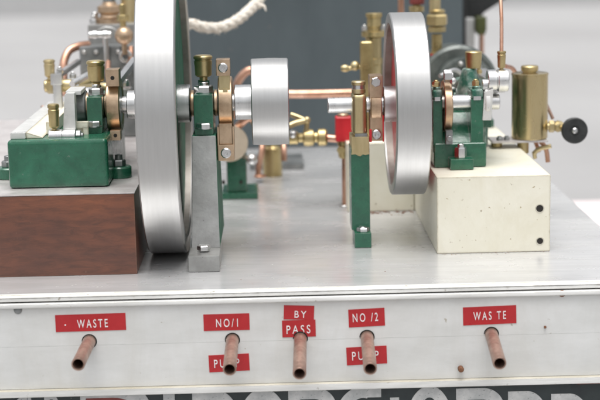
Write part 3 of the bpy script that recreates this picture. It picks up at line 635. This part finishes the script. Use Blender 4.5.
# displacement lubricator
lb = thing('lubricator', 'tall brass cylinder lubricator with a small cap and black handwheel, right of the engine', 'lubricator', (174.5, 215, 50))
c = Vector((174.5, 215, 56)); h = at(529, 72.5, 215).z-56
g = G(); g.lathe([(0, 0), (12.2, 0), (12.8, .6), (12.8, h-1.6), (13.2, h-1.4), (13.2, h-.4), (12.4, h), (0, h)], c, (0, 0, 1), 72); g.done('barrel', 'smoothbrass', lb)
c2 = c+Vector((-.3, 0, h)); g = G(); g.lathe([(0, 0), (4.8, 0), (4.8, 1), (6, 1.3), (6.2, 4.2), (5.6, 5), (0, 5)], c2, (0, 0, 1), 36); g.done('filler_cap', 'brass', lb)
g = G(); g.box(146, 186, 204, 228, 54.2, 55.8, .4); g.done('bracket_plate', 'zinc', lb)
for x in (152, 157): nut(lb, (x, 209, 55.8), (0, 0, 1), 2.4, 2.2, 1, 'greymetal')
g = G(); g.cyl((151, 216, 50), (0, 0, 1), 4, 4.3); g.done('spacer', 'brass', lb)
a = at(523, 138, 215); b = at(523, 153, 215); g = G(); g.cyl((a.x, 215, b.z), (0, 0, 1), 4.2, 54.3-b.z, .4); g.done('drain_plug', 'brass', lb)
g = G(); g.tube([at(536, 138, 213), at(541, 142, 213), at(546, 149, 213), at(548, 162, 213)], 1.7); g.tube([at(534, 138, 218), at(537, 146, 218), at(539, 152, 218)], 1.5); g.done('drain_pipe', 'copper', lb)
g = G(); g.tube([at(534.5, 153, 211), at(539, 149, 210), at(551, 146, 207)], 1.6); g.tube([at(534, 152, 211), at(535, 158, 213)], 1.5); g.done('drain_lever', 'palebrass', lb)
a = at(546, 126.5, 215); g = G(); g.cyl(a, (1, 0, 0), 2.6, 14); g.hexn(a+Vector((2, 0, 0)), (1, 0, 0), 4.4, 4); g.lathe([(0, 0), (3.6, 0), (4.4, 2), (3.6, 5), (0, 5)], a+Vector((6.5, 0, 0)), (1, 0, 0), 24); g.tube([a+Vector((10, 0, 0)), at(566, 130, 206), at(575, 131, 203)], 2); g.done('valve', 'palebrass', lb)
c = at(575, 131, 198)
g = G(); g.lathe([(0, 0), (8.6, 0), (9.3, .8), (9.3, 3.2), (8.6, 4), (3.6, 4), (3.2, 3.4), (0, 3.4)], c+Vector((0, 4, 0)), (.0, -1, .05), 48); hw_ = g.done('handwheel', 'black', lb)
g = G(); g.lathe([(2.0, 0), (2.0, 1), (1.4, 1.6), (0, 1.6)], c+Vector((0, .8, .15)), (0, -1, .05), 20); g.done('hub', 'steel', hw_)
g = G(); g.tube([at(543, 97, 222), at(549, 110, 220), at(553, 119, 218)], 1.2); g.done('feed_pipe', 'dullcopper', lb)
g = G(); g.tube([at(505, 66, 222), at(513, 69, 235), at(520, 82, 240)], 1.6); g.done('return_pipe', 'copper', lb)

# ------------------------------------------------------------------ pipework and valves behind
tv = thing('steam_valve', 'tall brass stop valve with flange and round cap, partly hidden by the small flywheel', 'valve', at(372, 147, 300))
def stack(parent, name, mt, px, Y, rows, n=36):
    prof = [(0, at(px, rows[0][1], Y).z)]
    for r_, yb, yt in rows:
        rr = r_*(Y+860)/F
        prof += [(rr*.95, at(px, yb, Y).z), (rr, at(px, yb, Y).z+.3), (rr, at(px, yt, Y).z-.3), (rr*.93, at(px, yt, Y).z)]
    prof.append((0, prof[-1][1])); g = G(); x = at(px, rows[0][1], Y).x
    g.lathe(prof, (x, Y, 0), (0, 0, 1), n); return g.done(name, mt, parent)
stack(tv, 'body', 'palebrass', 374.5, 300, [(8.5, 140, 64), (9.2, 64, 58), (8, 58, 37)])
stack(tv, 'flange', 'brass', 374, 300, [(12.5, 36.5, 31)])
stack(tv, 'cap', 'brass', 374, 300, [(6.5, 31, 27), (7, 27, 17), (8.2, 17, 13)])
for px in (364.5, 384): nut(tv, at(px, 30.5, 297), (0, 0, 1), 2.2, 3.4, 1.2)
a = at(360.5, 95, 270); b = at(373, 41, 270)
g = G(); g.box(a.x, b.x-.3, 266, 275, 51, b.z, 1.8, 3); bo = g.done('brass_column', 'brass', tv)
g = G(); g.tube([at(361, 67, 272), at(347, 68.5, 272)], 1.6); g.ball(at(355, 65.8, 272), 3.6); g.lathe([(0, 0), (1.8, 0), (2.8, 2), (2.8, 4), (1.8, 6), (0, 6)], at(349, 68.2, 272), (-1, 0, 0), 20); g.done('handle', 'palebrass', bo)

sv = thing('pipe_union', 'stacked brass hexagon pipe union standing right behind the small flywheel', 'fitting', at(437, 110, 330))
stack(sv, 'lower_body', 'brass', 437, 330, [(4.5, 100, 58), (6.5, 58, 52), (5.2, 52, 34)])
c = at(437, 32, 330); g = G(); g.hexn(c-Vector((0, 0, 0)), (0, 0, 1), 7, 4.6); g.hexn(at(437, 25, 330), (0, 0, 1), 8.8, 8.6, 0, 0, .3); g.lathe([(6, 0), (6.4, 2), (5, 3), (0, 3)], at(437, 13, 330), (0, 0, 1)); g.done('hexagon', 'brass', sv)
g = G(); g.cyl(at(435, 11, 330), (0, 0, 1), 4.4, 40, .4); g.done('riser', 'palebrass', sv)
g = G(); g.ring(at(437, 56, 330), (0, 0, 1), 5.4, 3, 2.2, .3); g.done('ring', 'redpaint', sv)
kn = thing('red_handwheel_valve', 'brass valve with a dull red knob just above the small flywheel', 'valve', at(417, 110, 345))
g = G(); g.lathe([(0, 0), (5.5, 0), (6, 1), (6, 5), (5, 8), (0, 8)], at(417, 4, 345), (0, 0, 1)); g.done('knob', 'signred', kn)
stack(kn, 'stem', 'palebrass', 417, 345, [(4, 100, 12), (7.5, 11.5, 6), (4, 6, 4.5)])
rd = G(); rd.tube([at(401.5, 100, 360), at(401, 10, 360), at(400.5, -40, 360)], 2.5); tag(rd.done('copper_riser', 'copper'), 'upright copper pipe rising behind the top of the small flywheel', 'pipe')

# long horizontal copper pipe behind the pulley
g = G(); g.tube([at(232, 118, 400), at(234, 96, 400), at(239, 80, 400), at(249, 70.5, 400), (at(262, 74, 400)), at(272, 88, 400), at(284, 93.5, 400), at(310, 94, 400), at(352, 93, 400), at(392, 92.5, 400), at(398, 100, 400), at(399, 140, 410)], 3.4)
tag(g.done('copper_pipe', 'copper'), 'long copper pipe arching up behind the belt pulley then running level to the right', 'pipe')
# lever valve with copper pipe to the red tap
lv = thing('lever_valve', 'brass valve with forked lever joined to a short copper pipe, right of the pulley', 'valve', at(305, 148, 270))
a = at(288, 138, 270); sx = .75
g = G(); g.lathe([(0, 0), (4.5, 0), (5, 1), (5, 7), (3.6, 8), (3.6, 11), (6.2, 12), (6.8, 15), (6.2, 19), (4, 20), (4, 22), (6.6, 23), (6.6, 28), (5.4, 29.5), (0, 29.5)], a, (1, 0, 0), 32); g.done('body', 'brass', lv)
g = G(); g.tube([a+Vector((28, 0, -.5)), at(338, 139, 268)], 2.9); g.done('copper_pipe', 'copper', lv)
g = G(); g.tube([at(306, 134, 268), at(307, 122, 267)], 1.8); g.tube([at(307.5, 120.5, 266), at(296, 123, 264), at(289, 126, 262)], 2.2); g.tube([at(307, 121, 266), at(299, 117.5, 268), at(291, 114.5, 270)], 1.9); g.ball(at(307, 120, 266), 2.7); g.done('lever', 'palebrass', lv)
a2 = at(293, 134, 265); g = G(); g.ball(a2, 3.2); g.done('nut', 'steel', lv)
g = G(); g.tube([a+Vector((1, 0, 0)), a+Vector((-14, 8, 0)), a+Vector((-18, 60, -6)), a+Vector((-16, 140, -18))], 2.9); g.done('copper_pipe', 'copper', lv)
# red tap on its copper riser
rt_ = thing('red_tap', 'bright red block tap on top of an upright copper pipe, left of the green post', 'tap', (43.2, 264, 0))
a = at(335.5, 141, 264); b = at(351, 116, 264)
g = G(); g.box(a.x, b.x, 258, 270, a.z, b.z, 1.2, 3); g.done('handle', 'redpaint', rt_)
g = G(); g.cyl((at(343, 113, 264).x, 264, b.z-.5), (0, 0, 1), 4.2, 2.6, .5); g.done('stem_cap', 'bronze', rt_)
g = G(); g.lathe([(0, 0), (2.8, 0), (3.4, 2), (3.8, 6), (3.2, 9), (4, 10), (4, 14), (0, 14)], (at(343, 158, 264).x, 264, at(343, 158, 264).z), (0, 0, 1), 32); g.hexn(at(341, 150, 262), (0, -1, 0), 3.4, 3); g.done('body', 'brass', rt_)
g = G(); g.tube([(at(345.5, 206, 264).x, 264, .1), (at(344, 158, 264).x+.8, 264, at(344, 156, 264).z)], 2.5); g.done('riser', 'copper', rt_)
g = G(); g.cyl((at(345, 206, 264).x, 264, .05), (0, 0, 1), 4.6, 1.2, .3); g.done('base_flange', 'steel', rt_)

# pump stand behind the pedestal
ps = thing('pump_stand', 'small green pump stand with a round bronze end cap, behind the grey pedestal', 'pump', (-37, 304, 0))
a = at(222, 199, 302); b = at(258, 199, 302)
g = G(); g.box(a.x, b.x, 302, 345, .1, 5, .6); g.done('base', 'green', ps)
g = G(); a = at(226, 150, 306); b = at(246, 150, 306); g.box(a.x, b.x, 306, 335, 4.9, 46, 1.5); g.done('column', 'green', ps)
for px in (223.5, 241): nut(ps, at(px, 182, 304), (0, -1, 0), 1.6, 1.4, .4, 'dark', 'bolt')
c = at(229.5, 143.5, 300); g = G(); g.lathe([(0, 0), (13.2, 0), (14.2, .8), (14.2, 6), (0, 6)], c+Vector((0, 6, 0)), (0, -1, 0), 56); g.done('end_cap', 'palecap', ps)
c = at(252, 159.5, 292); g = G(); g.ball(c, 4.4); g.tube([c, c+Vector((-6, 12, 0))], 2); g.done('ball_valve', 'steel', ps)
g = G(); c = at(249, 118, 300); g.tube([at(238, 126, 306), c, at(256, 124, 306)], 3); g.done('elbow', 'copper', ps)
# strainer with two copper legs under the pulley
sn = thing('brass_strainer', 'squat brass pot between two upright copper pipes, below the belt pulley', 'strainer', at(272, 168, 400))
c = at(272.5, 168, 410); rr = 9.6*1.26/1.5
g = G(); g.lathe([(0, 0), (rr, 0), (rr+.6, .8), (rr, 2), (rr, 24), (rr-2, 26), (0, 27)], (c.x, 410, .1), (0, 0, 1), 40); g.done('pot', 'brass', sn)
g = G(); g.tube([at(258, 178, 380), at(259, 165, 382), at(262, 150, 386), at(263, 138, 395)], 2.5); g.cyl(at(260, 176, 380)-Vector((0, 0, 1)), (0, 0, 1), 5, 2, .4); g.done('copper_pipe', 'copper', sn)
g = G(); g.tube([at(284, 161, 380), at(284, 150, 382), at(283, 138, 390)], 2.4); g.done('copper_pipe', 'copper', sn)
g = G(); g.box(at(250, 160, 470).x, at(303, 160, 470).x, 440, 500, .1, 5, 1.5); g.done('grey_slab', 'greymetal', sn)  # low grey slab behind the pot and pipes

# ------------------------------------------------------------------ tank, rope, things behind
tk = thing('water_tank', 'large slate grey painted metal tank standing at the back of the table', 'tank', (40, 570, 0))
tx1 = at(463, 60, 570).x
g = G(); g.box(-96, tx1, 570, 660, .1, 240, 2.5, 3); g.done('body', 'tank', tk)
g = G(); g.box(tx1+.2, tx1+3.2, 573, 655, .1, 238, .6); g.done('corner_shade', 'black', tk)  # black strip painting in the shading along the tank's right corner
g = G(); g.box(-99, tx1+5, 567, 663, 240.2, 246, 1.5); g.done('lid', 'tank', tk)
g = G(); g.cyl((-97+193/2+30, 600, 246), (0, 0, 1), 14, 12, 1); g.done('filler_neck', 'brass', tk)
P_ = [at(x, y, 600) for x, y in ((464.5, 42), (473, 38), (486, 14), (511, -2), (545, -32), (464.5, -45))]
g = G(); g.prism([(p.x, p.z) for p in P_], 'y', 615, 655, 2); g.done('side_hopper', 'black', tk)
# rope
rp = [at(150, 30, 318), at(172, 24, 312), at(189, 23.5, 310), at(205, 27.5, 316), at(222, 27, 325), at(238, 19.5, 340), at(252, 7.5, 360), at(262, -6, 390), at(270, -40, 450), Vector((10, 560, 250)), Vector((15, 600, 252))]
g = G(); g.tube(rp, 3.6, 22, 14, wob=.16)
# twisted strands laid over the core and loose fibres
P = []
E_ = [rp[0]*2-rp[1]] + rp + [rp[-1]*2-rp[-2]]
for i in range(1, len(E_)-2):
    for j in range(24):
        t_ = j/24; a, b, c, d = E_[i-1:i+3]; P.append(.5*((2*b)+(c-a)*t_+(2*a-5*b+4*c-d)*t_**2+(3*b-a-3*c+d)*t_**3))
for s_ in range(3):
    pts = []
    L = 0
    for i in range(len(P)-1):
        d = (P[i+1]-P[i]); L += d.length; d.normalize(); n1 = d.cross(Vector((0, 0, 1))).normalized(); n2 = d.cross(n1)
        an = L/4.2+s_*2*math.pi/3; pts.append(P[i]+(n1*math.cos(an)+n2*math.sin(an))*1.9)
    g.tube(pts, 2.5, 10, 1, wob=.18)
for k in range(260):
    i = random.randrange(2, int(len(P)*.8)); d = (P[i+1]-P[i]).normalized(); n1 = d.cross(Vector((0, 0, 1))).normalized(); n2 = d.cross(n1)
    an = random.uniform(0, 6.28); u_ = n1*math.cos(an)+n2*math.sin(an); b = P[i]+u_*3.8
    m_ = b+u_*random.uniform(.5, 1.6)+d*random.uniform(-1.5, 1.5); e = m_+d*random.uniform(-2, 2)+u_*random.uniform(-.3, 1.2)+Vector((0, 0, random.uniform(-.8, .3)))
    g.tube([b, m_, e], .16, 4, 2, rad=lambda t: .22*(1-t)+.05)
b = at(259, 6, 362); g.tube([b, at(264, 6, 360), at(266, 11, 358)], 1.2, 8, 6, wob=.2, rad=lambda t: 1.6*(1-t)+.4)
tag(g.done('frayed_rope', 'rope'), 'thick frayed off-white rope sagging from behind the big flywheel up to the right', 'rope')

# white post with olive clamp and copper pipe at the tank's right end
wpo = thing('white_post', 'blurred white post right of the tank with an olive green clamp on a copper pipe', 'post', at(470, 120, 600))
a = at(465.5, 130, 600); b = at(475, 18, 600)
g = G(); g.box(a.x, b.x, 600, 612, .1, b.z, 2); g.done('post', 'white', wpo)
a = at(475, 32, 590); b = at(486, 16, 590)
g = G(); g.box(a.x, b.x, 584, 598, a.z, b.z, 2, 3); g.box(a.x+1.5, b.x-1.5, 582, 600, a.z-2, a.z+1, .6); g.done('clamp', 'olive', wpo)
g = G(); g.tube([at(481.5, 120, 590), at(481.5, 32, 590)], 2.4); g.done('copper_pipe', 'copper', wpo)

# pale pink board on the ground to the right, below table height
q = at(573, 201.5, 1300)
g = G(); g.box(q.x-60, q.x+260, 1120, 1300, q.z-16, q.z, 3); pk = tag(g.done('side_shelf', 'pink'), 'pale pinkish shelf just beyond the right edge of the table', 'shelf')
g = G(); POS[pk.name] = Vector(((q.x*2+200)/2, 1210, q.z-16))
for x in (q.x-54, q.x+240):
    for y in (1126, 1280):
        g = G(); g.box(x, x+14, y, y+14, GZ, q.z-15, 1); g.done('leg', 'pink', pk)

# grit and paint flakes swept against the cream block and round the feet
g = G()
def fleck(x, y, a):
    t = bmesh.new(); bmesh.ops.create_icosphere(t, subdivisions=1, radius=a)
    mx = Matrix.Translation((x, y, a*.3)) @ Matrix.Diagonal((random.uniform(.7, 1.6), random.uniform(.6, 1.3), .45, 1)); g._merge(t, mx)
for k in range(70): fleck(random.uniform(50, 93), 239-abs(random.gauss(0, 5)), random.uniform(.25, .9))
for k in range(40): fleck(random.uniform(96, 166), 91-abs(random.gauss(0, 2)), random.uniform(.12, .35))
for k in range(60): fleck(random.uniform(-90, 200), random.uniform(8, 300), random.uniform(.12, .32))
o = g.done('grit', 'brown'); o['kind'] = 'stuff'; o['label'] = 'brown grit and flakes scattered on the tabletop'

sc.render.engine = 'CYCLES'
